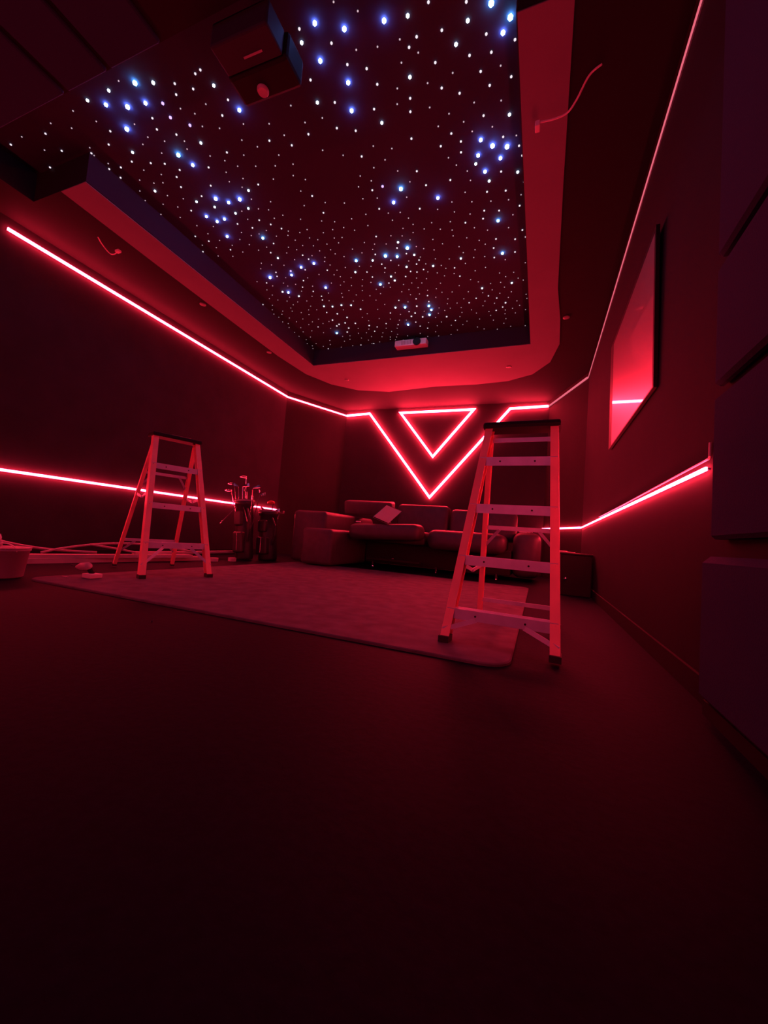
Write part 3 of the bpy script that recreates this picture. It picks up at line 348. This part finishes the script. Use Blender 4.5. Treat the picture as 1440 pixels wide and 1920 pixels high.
# ---------------------------------------------------------------- step ladders
def ladder(name, cx, cy, th, wb, wt, H, lf, lr, steps, rears, spread_z, label, base_z=0.0, braces_rear=0):
    u = Vector((math.cos(th), math.sin(th), 0)); v = Vector((-u.y, u.x, 0)); Z = Vector((0, 0, 1)); C0 = Vector((cx, cy, base_z))
    root = empty(name, C0, label, 'ladder')
    H -= base_z
    half = lambda z: (wb + (wt - wb) * z / H) / 2
    def chan(s, p_fn, zs, fw, dp, t=.005, uo=0.0, sg=1):
        prof = [(0,0),(fw,0),(fw,t),(t,t),(t,dp-t),(fw,dp-t),(fw,dp),(0,dp)]
        loops = []
        for z in zs:
            c_ = p_fn(z, s); loops.append([c_ - v*s*a + u*b*sg for a, b in prof])
        return MB().sweep(loops)
    def pf(z, s): return C0 + u*(lf*z/H) + v*s*half(z) + Z*z
    ru = lambda z: lf + .07 + (lr-.07) * (1 - z/(H-.04))
    def pr(z, s): return C0 + u*ru(z) + v*s*(half(z)-.012) + Z*z
    for s in (-1, 1):
        rl = chan(s, pf, (.016, H), .042, .068).build('front_rail', M['orange'], root)
        b = MB(); c_ = pf(0, s); b.sweep([[c_ + Z*zz - v*s*a + u*bb for a, bb in ((-.004,-.004),(.046,-.004),(.046,.072),(-.004,.072))] for zz in (.0005, .03)])
        b.build('foot', M['foot'], rl)
        rr_ = chan(s, pr, (.016, H-.04), .030, .034, uo=0, sg=-1).build('rear_rail', M['orange'], root)
        b = MB(); c_ = pr(0, s); b.sweep([[c_ + Z*zz - v*s*a - u*bb for a, bb in ((-.003,-.003),(.033,-.003),(.033,.037),(-.003,.037))] for zz in (.0005, .024)])
        b.build('foot', M['foot'], rr_)
    for i, zs in enumerate(steps):
        hw = half(zs) - .006; c_ = C0 + u*(lf*zs/H) + Z*zs
        m_ = MB()
        A = lambda a, b, zz: c_ + v*a + u*b + Z*zz
        def bx(a0, a1, b0, b1, q0, q1, sl=0): m_.hexa([A(a0,b0,q0),A(a1,b0,q0),A(a1,b1,q0),A(a0,b1,q0),A(a0,b0,q1),A(a1,b0,q1),A(a1,b1,q1),A(a0,b1,q1)])
        bx(-hw, hw, .004, .082, -.005, 0)               # tread
        bx(-hw, hw, .000, .004, -.046, .003)            # front lip
        bx(-hw, hw, .078, .082, -.03, 0)                # rear lip
        for k in range(5): bx(-hw, hw, .014+k*.014, .018+k*.014, 0, .0025)   # grip ridges
        stp = m_.build('step', M['alu'], root)
        for s in (-1, 1):
            for aa, dz in ((hw-.012, -.012), (hw-.012, -.032), (hw*.45, -.022)):
                q = c_ + v*s*aa + Z*dz; MB().tube([q - u*.003, q + u*.002], .005, 8).build('rivet', M['black'], stp)
    # braces under the lowest step
    zs = steps[0]
    for s in (-1, 1):
        a = C0 + u*(lf*zs*.36/H + .004) + v*s*(half(zs*.36)-.006) + Z*zs*.36
        b = C0 + u*(lf*zs/H + .004) + v*s*(half(zs)*.42) + Z*(zs-.040)
        MB().bar(a, b, u.cross(b-a), .022, .006).build('brace', M['alu'], root)
    # rear cross bars
    for i, zr in enumerate(rears):
        hw = half(zr) - .018; c_ = C0 + u*(ru(zr) - .008) + Z*zr
        MB().bar(c_ - v*hw, c_ + v*hw, Z, .026, .008).build('rear_bar', M['alu'], root)
        if i in ((braces_rear,) if isinstance(braces_rear, int) else braces_rear):
            for s in (-1, 1):
                z2 = zr - .13; a = C0 + u*(ru(z2) - .012) + v*s*(half(z2)-.02) + Z*z2
                b = C0 + u*(ru(zr) - .016) + v*s*(half(zr)*.5) + Z*(zr-.01)
                MB().bar(a, b, u.cross(b-a), .018, .004).build('brace', M['alu'], root)
    # spreaders: a two piece hinge each side
    for s in (-1, 1):
        z1_, z2_ = spread_z
        a = pf(z1_, s) + u*.06 - v*s*.008; b = pr(z2_, s) - u*.02 - v*s*.008
        mid = (a+b)/2 + Z*(-.035) - v*s*.006
        q = MB(); q.bar(a, mid, Z, .022, .005); q.bar(mid, b, Z, .022, .005); q.tube([mid - v*.008, mid + v*.008], .010, 8)
        q.build('spreader', M['alu'], root)
    # top cap
    a = half(H) + .012; capm = bmesh.new(); loops = []
    for zz, e in ((-.012, .002), (.004, 0), (.020, .004), (.025, .012)):
        loops.append([C0 + u*(lf+uu*(1)) + v*vv + Z*(H+zz) for uu, vv in ((-.02+e, -a+e), (.135-e, -a+e), (.135-e, a-e), (-.02+e, a-e))])
    cp = MB().sweep(loops); cp.build('top_cap', M['black'], root)
    q = C0 + u*lf + Z*(H+.025); g = MB(); g.bar(q - v*a*.55 + u*.0, q + v*a*.25 + u*.0, u, .008, .004); g.build('tool_slot', M['pipe'], root)
    return root
ladder('step_ladder', -2.789, 2.497, 2.743, .57, .395, 1.242, .376, .605, (.285, .615, .965), (.262, .90), (.70, .70),
       'smaller three-step orange ladder standing on the rug near the golf bags', .014, braces_rear=(0, 1))
ladder('step_ladder', -.157, 1.901, 1.51, .535, .397, 1.19, .454, .40, (.155, .415, .695, .975), (.118, .590, 1.11), (.375, .345),
       'taller four-step orange ladder standing in front of the sofa', .014, braces_rear=(1,))

# ---------------------------------------------------------------- sectional sofa
sf = empty('sectional_sofa', (-1.9, 6.2, 0), 'dark leather sectional sofa with one footrest raised below the glowing V', 'sofa')
def cushion(name, a, b, bev=.05, m='sofa', seg=4, par=sf, rot=None):
    mb = MB().box(a, b, bevel=bev, seg=seg)
    if rot:
        cc = Vector(((a[0]+b[0])/2, (a[1]+b[1])/2, (a[2]+b[2])/2))
        bmesh.ops.transform(mb.bm, matrix=Matrix.Translation(cc) @ Matrix.Rotation(rot[0], 4, rot[1]) @ Matrix.Translation(-cc), verts=mb.bm.verts)
    return mb.build(name, M[m], par, smooth=True)
cushion('base', (-2.62, 5.95, .06), (-.36, 6.75, .42), .02, 'sofa_dark')
cushion('side_section', (-3.12, 4.80, .03), (-2.64, 6.8, .535), .05)
cushion('side_backrest', (-3.46, 5.05, .03), (-2.90, 6.85, .79), .06)
cushion('footrest', (-2.62, 5.22, .44), (-1.54, 5.62, .672), .085, seg=6, rot=(math.radians(-3), 'Y'))
cushion('seat', (-2.60, 5.60, .40), (-1.54, 6.4, .60), .06)
cushion('seat', (-1.51, 5.52, .36), (-.43, 6.4, .645), .11, seg=6)
cushion('backrest', (-3.24, 6.25, .84), (-2.34, 6.45, 1.085), .035, rot=(math.radians(12), 'X'))
cushion('backrest', (-2.30, 6.40, .55), (-1.40, 6.68, 1.065), .07, rot=(math.radians(-6), 'X'))
cushion('backrest', (-1.37, 6.40, .55), (-.33, 6.68, 1.015), .07, rot=(math.radians(-6), 'X'))
cushion('armrest', (-.35, 5.95, .05), (.03, 6.75, .70), .12, seg=6)
cushion('mechanism', (-2.45, 5.60, .12), (-1.60, 5.68, .16), .01, 'sofa_dark')
for x, y in ((-2.49, 5.97), (-1.44, 5.97), (-.55, 5.97), (-2.49, 6.7), (-.55, 6.7)):
    MB().lathe(((.022, .0), (.020, .01), (.028, .08)), (x, y, 0), 12).build('foot', M['chrome'], sf)
MB().lathe(((.018, 0), (.018, .03), (.008, .04)), mx=Matrix.Translation((-2.05, 5.72, .165)) @ Matrix.Rotation(math.radians(90), 4, 'X')).build('caster_bolt', M['chrome'], sf)

# laptop standing open on the footrest
lp = empty('laptop', (-2.1, 5.42, .69), 'open laptop resting tilted on the raised sofa footrest', 'laptop')
TL, wv, hv = Vector((-2.149, 5.52, .960)), Vector((.285, -.13, -.088)), Vector((-.135, -.17, -.20))
def slab(p, a, b, t):
    n = a.cross(b).normalized()*t
    return MB().hexa([p, p+a, p+a+b, p+b, p+n, p+a+n, p+a+b+n, p+b+n])
lid = slab(TL, wv, hv, .008).build('lid', M['silver'], lp)
slab(TL+hv, wv, Vector((-.02, .20, .02)), .012).build('keyboard_base', M['black'], lp)
for o in (MB().tube([TL, TL+wv], .004, 6), MB().tube([TL, TL+hv], .004, 6)): o.build('edge', M['chrome'], lid)
o = MB().box((-2.57, 5.38, .674), (-2.50, 5.42, .690), bevel=.004).build('remote_control', M['white'])
tag(o, 'small pale remote lying at the end of the raised footrest', 'remote')
# gadget on the sofa arm
g = empty('power_adapter', (-.24, 6.3, .70), 'small pale power adapter box on the round sofa arm', 'adapter')
MB().box((-.285, 6.2, .703), (-.175, 6.26, .765), bevel=.008).build('box', M['white'], g)
MB().tube([(-.18, 6.22, .715), (-.14, 6.2, .712), (-.11, 6.19, .72), (-.09, 6.19, .718)], .006, 6).build('plug', M['wire'], g)

# dark cabinet beside the right wall
cb = empty('side_cabinet', (.40, 5.0, 0), 'low black cabinet against the right wall behind the taller ladder', 'cabinet')
MB().box((.235, 4.85, .0), (.55, 5.45, .45), bevel=.01).build('body', M['black'], cb)
MB().box((.225, 4.84, .45), (.553, 5.46, .468), bevel=.004).build('top', M['black'], cb)
MB().lathe(((.008, 0), (.008, .02), (.016, .03), (.0, .04)), mx=Matrix.Translation((.29, 4.848, .185)) @ Matrix.Rotation(math.radians(90), 4, 'X')).build('knob', M['chrome'], cb)
sp = empty('putty_knife', (.32, 4.9, .47), 'small putty knife lying on the low black cabinet', 'putty knife')
MB().hexa([(.29,4.90,.475),(.37,4.88,.475),(.385,4.95,.475),(.31,4.95,.475),(.29,4.90,.480),(.37,4.88,.480),(.385,4.95,.480),(.31,4.95,.480)]).build('blade', M['wire'], sp)
MB().tube([(.30, 4.92, .478), (.20, 4.90, .480)], .010, 8).build('handle', M['tape'], sp)

# ---------------------------------------------------------------- golf bags
def golf_bag(x, y, h, r, lean, label, clubs, stand=True, nm='golf_bag'):
    root = empty(nm, (x, y, 0), label, 'golf bag')
    ax = Vector((lean[0], lean[1], h)); rot = Vector((0, 0, 1)).rotation_difference(ax.normalized()).to_matrix().to_4x4()
    mx = Matrix.Translation((x, y, .004)) @ rot
    L = ax.length
    MB().lathe(((r*.92, 0), (r, .03), (r*.95, .3*L), (r*1.0, .6*L), (r*.93, .88*L), (r*1.08, .9*L), (r*1.1, L), (r*.95, L), (r*.9, .92*L)), seg=20, mx=mx).build('bag_body', M['bag'], root, smooth=True)
    f_ = lambda a, b, c_: mx @ Vector((a, b, c_))
    pk = MB().box((-r*.55, -r*1.35, .12*L), (r*.75, -r*.7, .46*L), bevel=.02); bmesh.ops.transform(pk.bm, matrix=mx, verts=pk.bm.verts); pk.build('pocket', M['bag'], root)
    pk = MB().box((-r*.5, -r*1.25, .56*L), (r*.5, -r*.7, .80*L), bevel=.02); bmesh.ops.transform(pk.bm, matrix=mx, verts=pk.bm.verts); pk.build('pocket', M['bag'], root)
    MB().tube([f_(r*.9, -r*.6, .84*L), f_(r*1.5, -r*.9, .68*L), f_(r*1.55, -r*.9, .5*L), f_(r*.95, -r*.5, .30*L)], .014, 6).build('strap', M['bag'], root)
    MB().tube([f_(r*.05, -r*1.36, .16*L), f_(r*.12, -r*1.36, .44*L)], .005, 6).build('zip', M['chrome'], root)
    if stand:
        for s in (-1, 1):
            MB().tube([f_(s*r*.6, -r*.9, .86*L), f_(s*r*1.9, -r*1.8, .60*L)], .007, 6).build('stand_leg', M['chrome'], root)
    MB().lathe(((r*1.10, .965*L), (r*1.14, .97*L), (r*1.14, .985*L), (r*1.10, .99*L)), seg=20, mx=mx).build('rim', M['pipe'], root)
    return root, f_, L
def club(p, q, kind, turn, label, grp, m='chrome'):
    p, q = Vector(p), Vector(q)
    root = empty('golf_club', p, label, 'golf club', grp)
    MB().tube([p, q], .0055, 6, .0065).build('shaft', M['chrome'], root)
    d = Vector((math.cos(turn), math.sin(turn), 0)); n = Vector((-d.y, d.x, 0))
    if kind == 'iron':
        mb = MB(); sec = []
        for t, hh, th in ((0, .016, .010), (.03, .026, .014), (.065, .040, .016), (.085, .044, .012), (.095, .030, .008)):
            c_ = q + d*t + Vector((0, 0, .012 + t*.18)); sec.append([c_ - n*th*.5 + Vector((0,0,-.008)), c_ + n*th*.5 + Vector((0,0,-.008)), c_ + n*th*.25 + Vector((0,0,hh-.008)), c_ - n*th*.25 + Vector((0,0,hh-.008))])
        mb.sweep(sec); mb.build('club_head', M[m], root)
    else:
        rt = Matrix.Rotation(turn, 4, 'Z')
        MB().ball(q + d*.05 + Vector((0, 0, .01)), .062, 1.0, .85, .5, sub=3, mx=rt).build('club_head', M[m], root, smooth=True)
    return root
b1, f1, L1 = golf_bag(-3.93, 4.62, .86, .125, (-.09, 0), 'black stand golf bag full of irons beside the smaller ladder',  None)
G1 = 'golf clubs in the bag nearest the ladder'
pi = math.pi
for p, q, k, t, lab in (
    ((-.02, .02), (-4.02, 4.60, 1.195), 'wood', pi*1.02, 'tallest golf club, its head highest above the first bag'),
    ((-.07, -.02), (-4.21, 4.58, 1.085), 'wood', pi, 'golf club with a thin head, second highest on the left of the bag'),
    ((-.09, .0), (-4.24, 4.57, .985), 'wood', pi*.98, 'golf club leaning furthest out over the left rim of the bag'),
    ((-.03, -.05), (-4.11, 4.56, 1.045), 'iron', pi*1.1, 'iron golf club between the two leaning left clubs'),
    ((.0, -.03), (-4.03, 4.56, 1.045), 'iron', .3, 'iron golf club at the centre of the bag, head turned aside'),
    ((.03, -.02), (-3.95, 4.57, .975), 'iron', pi*.9, 'short iron golf club low at the middle of the bag rim'),
    ((.05, .02), (-3.86, 4.58, 1.03), 'iron', .6, 'iron golf club upright on the right of the bag'),
    ((.07, -.03), (-3.84, 4.58, .955), 'iron', .1, 'short iron golf club low on the right rim of the bag'),
    ((.09, .02), (-3.75, 4.60, .93), 'iron', 1.0, 'iron golf club leaning furthest out over the right rim')):
    m_ = 'chrome'
    base = f1(p[0], p[1], L1*.45)
    if k == 'wood':
        rt = empty('golf_club', base, lab, 'golf club', G1); q = Vector(q)
        MB().tube([base, q], .006, 6).build('shaft', M['chrome'], rt)
        MB().ball(q + Vector((-.055, 0, .008)), .058, 1.0, .8, .30, sub=3).build('club_head', M['chrome'], rt, smooth=True)
    else: club(base, q, k, t, lab, G1)
b2, f2, L2 = golf_bag(-3.76, 4.93, .74, .14, (-.05, 0), 'second golf bag, black, standing nearer the sofa',  None, stand=False)
G2 = 'golf clubs in the bag nearest the sofa'
club(f2(-.02, 0, L2*.5), (-3.80, 5.0, .865), 'wood', pi*.95, 'golf club with a large round red head rising from the second bag', G2, 'clubred')
club(f2(-.06, -.05, L2*.5), (-3.86, 4.9, .735), 'iron', pi, 'iron golf club low at the left rim of the second bag', G2)
club(f2(.03, -.05, L2*.5), (-3.72, 4.92, .725), 'iron', .2, 'iron golf club at the middle of the second bag rim', G2)
club(f2(.08, .02, L2*.5), (-3.645, 4.95, .70), 'iron', 1.3, 'iron golf club leaning over the right rim of the second bag', G2)

# ---------------------------------------------------------------- boards and pipes along the left wall
def board(name, a, b, w_, t, z, label, m='wood', grp=None):
    a, b = Vector((a[0], a[1], z + t/2)), Vector((b[0], b[1], z + t/2))
    o = MB().bar(a, b, (b-a).cross(Vector((0,0,1))), w_, t).build(name, M[m]); return tag(o, label, 'board', grp)
board('board', (-4.40, 1.85), (-4.10, 4.05), .17, .045, .001, 'widest pale board, lowest of the stack along the left wall')
board('board', (-4.40, 1.95), (-4.02, 3.75), .10, .035, .047, 'narrower pale board lying on top of the widest one')
board('board', (-4.16, 3.10), (-4.13, 4.62), .045, .03, .083, 'long slim board jutting out past the ladder towards the golf bags')
def pipe(pts, r, label, name='cable', cat='cable', m='pipe'):
    # smooth the path
    P = [Vector(p) for p in pts]; out = []
    for i in range(len(P)-1):
        p0, p1, p2, p3 = P[max(i-1,0)], P[i], P[i+1], P[min(i+2, len(P)-1)]
        for k in range(6):
            t = k/6; out.append(.5*((2*p1)+(-p0+p2)*t+(2*p0-5*p1+4*p2-p3)*t*t+(-p0+3*p1-3*p2+p3)*t*t*t))
    out.append(P[-1])
    return tag(MB().tube(out, r, 8).build(name, m if not isinstance(m, str) else M[m], smooth=True), label, cat)
pipe([(-4.60, 1.95, .245), (-4.52, 2.15, .17), (-4.45, 2.45, .115), (-4.30, 2.8, .095)], .012, 'dark bent conduit rising at the left end of the boards', m='pipe')
pipe([(-4.40, 2.35, .09), (-4.37, 2.55, .14), (-4.33, 2.9, .185), (-4.25, 3.25, .19), (-4.12, 3.6, .15), (-4.02, 3.85, .105)], .011, 'looping grey cable arching over the boards behind the ladder', m='pipe')
pipe([(-4.34, 2.75, .175), (-4.22, 2.95, .14), (-4.12, 3.10, .105)], .010, 'short straight conduit piece leaning on the boards', m='pipe')
# bucket at the left edge
bk = empty('bucket', (-3.50, 1.68, 0), 'pale plastic bucket cut by the left edge of the view', 'bucket')
MB().lathe(((.105, .001), (.115, .01), (.135, .19), (.142, .192), (.142, .205), (.130, .205), (.110, .02)), (-3.52, 1.66, 0), 28).build('body', M['bucket'], bk, smooth=True)
MB().tube([(-3.52+.14*math.cos(a), 1.66, .19+.05*math.sin(a)) for a in [pi*k/12 for k in range(13)]], .004, 6).build('handle', M['wire'], bk)
MB().lathe(((.001, .206), (.144, .206), (.145, .214), (.001, .214)), (-3.52, 1.66, 0), 28).build('lid', M['bucket'], bk)
tb = empty('glue_bottle', (-3.625, 1.67, .215), 'small bottle with a pointed cap standing on the bucket lid', 'bottle')
MB().lathe(((.018, 0), (.020, .004), (.020, .035), (.009, .045), (.009, .05)), (-3.625, 1.67, .215), 14).build('body', M['tape'], tb, smooth=True)
MB().lathe(((.010, .05), (.010, .06), (.003, .085)), (-3.625, 1.67, .215), 12).build('cap', M['white'], tb)
# cordless drill lying on the floor
dr = empty('cordless_drill', (-3.15, 2.02, .014), 'cordless drill lying on the edge of the rug left of the smaller ladder', 'drill')
MB().lathe(((.008, 0), (.014, .015), (.020, .04), (.021, .055), (.028, .06), (.029, .13), (.022, .15), (.0, .152)), seg=16, mx=Matrix.Translation((-3.26, 1.985, .085)) @ Matrix.Rotation(math.radians(82), 4, 'Y') @ Matrix.Rotation(.3, 4, 'Z')).build('motor_housing', M['tape'], dr, smooth=True)
MB().tube([(-3.13, 2.0, .085), (-3.12, 2.02, .045)], .020, 10).build('handle', M['black'], dr)
MB().box((-3.165, 1.97, .0145), (-3.065, 2.06, .048), bevel=.006).build('battery', M['wire'], dr)
MB().tube([(-3.26, 1.985, .086), (-3.31, 1.98, .093)], .005, 6).build('drill_bit', M['chrome'], dr)
sc_ = MB().tube([(-3.33, 1.93, .0065), (-3.20, 1.90, .0205)], .006, 8).build('screwdriver', M['tape']); tag(sc_, 'thin screwdriver lying on the floor beside the drill', 'screwdriver')
o = MB().ball((-1.70, 1.40, .006), .006, sub=1).build('screw', M['chrome']); tag(o, 'tiny shiny screw alone on the bare carpet before the rug', 'screw')
# small rolls beside the boards
for k, (x, y, lab) in enumerate(((-3.90, 4.02, 'pale roll of tape on the floor at the far end of the boards'), (-3.84, 4.28, 'second roll of tape, nearest the first golf bag'))):
    tag(MB().lathe(((.03, .001), (.052, .001), (.052, .045), (.03, .045)), (x, y, 0), 20).build('tape_roll', M['tape']), lab, 'tape roll', 'tape rolls by the boards')

# ---------------------------------------------------------------- ceiling fixtures
for k, (x, y, lab) in enumerate(((.163, 4.77, 'small round downlight in the soffit over the right wall'),
        (-.547, 5.96, 'small round downlight at the right end of the rear soffit'),
        (-3.236, 5.95, 'small round downlight at the left end of the rear soffit'),
        (-3.958, 4.76, 'small round downlight in the left soffit, farther back'),
        (-3.959, 3.48, 'small round downlight in the left soffit, nearer the loose wire'))):
    d = empty('downlight', (x, y, ZC), lab, 'downlight', 'downlights in the soffit')
    MB().lathe(((.028, .005), (.035, .004), (.037, -.004), (.026, -.006)), (x, y, ZC-.006), 20).build('ring', M['fixture'], d, smooth=True)
    MB().lathe(((.001, .003), (.026, .003), (.026, -.003), (.001, -.003)), (x, y, ZC-.006), 20).build('lens', M['fixture'], d)
def catm(P, n=6):
    P = [Vector(p) for p in P]; out = []
    for i in range(len(P)-1):
        p0, p1, p2, p3 = P[max(i-1,0)], P[i], P[i+1], P[min(i+2, len(P)-1)]
        for k in range(n):
            t = k/n; out.append(.5*((2*p1)+(-p0+p2)*t+(2*p0-5*p1+4*p2-p3)*t*t+(-p0+3*p1-3*p2+p3)*t*t*t))
    return out + [P[-1]]
wr = empty('hanging_wire', (.19, 2.23, ZC), 'pale speaker wire dangling from the soffit near the right wall', 'wire')
MB().tube(catm([(.19, 2.23, ZC), (.13, 2.255, 3.135), (.077, 2.33, 3.10), (.030, 2.385, 3.09), (-.04, 2.40, 3.09), (-.12, 2.395, 3.09)]), .0055, 8).build('cable', M['wire'], wr, smooth=True)
MB().box((-.150, 2.385, 3.065), (-.122, 2.435, 3.10), bevel=.004).build('connector', M['wire'], wr)
wl = empty('hanging_wire', (-4.09, 2.33, ZC), 'short looped wire dangling from the soffit above the left wall', 'wire')
MB().tube(catm([(-4.09, 2.32, ZC), (-4.12, 2.38, 3.13), (-4.13, 2.46, 3.10), (-4.09, 2.48, 3.09), (-4.02, 2.475, 3.10)]), .005, 8).build('cable', M['wire'], wl, smooth=True)
MB().box((-4.04, 2.455, 3.09), (-3.99, 2.49, 3.112), bevel=.004).build('connector', M['wire'], wl)

# ---------------------------------------------------------------- projectors
pj = empty('projector', (-1.86, 5.30, 3.25), 'slim white projector with a dark round lens at the rear edge of the star recess', 'projector')
MB().box((-2.095, 5.20, 3.245), (-1.62, 5.325, 3.335), bevel=.012).build('body', M['white'], pj)
MB().lathe(((.046, 0), (.056, .004), (.056, .02), (.0, .02)), seg=28, mx=Matrix.Translation((-1.755, 5.20, 3.285)) @ Matrix.Rotation(math.radians(90), 4, 'X')).build('lens', M['frame'], pj)
g = MB()
for k in range(7): g.box((-1.99+k*.022, 5.197, 3.262), (-1.98+k*.022, 5.201, 3.318))
g.build('vent_grille', M['tape'], pj)
MB().box((-1.90, 5.24, 3.335), (-1.80, 5.32, 3.401)).build('mount', M['black'], pj)
pj = empty('projector', (-1.6, 1.6, 3.05), 'large dark projector hanging below the near end of the star ceiling', 'projector')
mz = Matrix.Translation((-1.61, 1.59, 0)) @ Matrix.Rotation(math.radians(1), 4, 'Z')
def tb_(mb): bmesh.ops.transform(mb.bm, matrix=mz, verts=mb.bm.verts); return mb
tb_(MB().box((-.185, -.15, 3.055), (.185, .0, 3.20), bevel=.012)).build('body', M['trim2'], pj)
tb_(MB().box((-.195, .0, 3.05), (.205, .165, 3.21), bevel=.02)).build('lens_housing', M['black'], pj)
tb_(MB().lathe(((.014, -.016), (.028, -.018), (.034, -.008), (.034, .005), (.014, .005)), (-.025, .105, 3.05), 24)).build('lens', M['tape'], pj)
tb_(MB().box((-.03, -.06, 3.052), (.09, -.05, 3.0545))).build('name_plate', M['pipe'], pj)
tb_(MB().tube([(0, .02, 3.19), (0, .02, 3.40)], .022, 12)).build('mount', M['black'], pj)
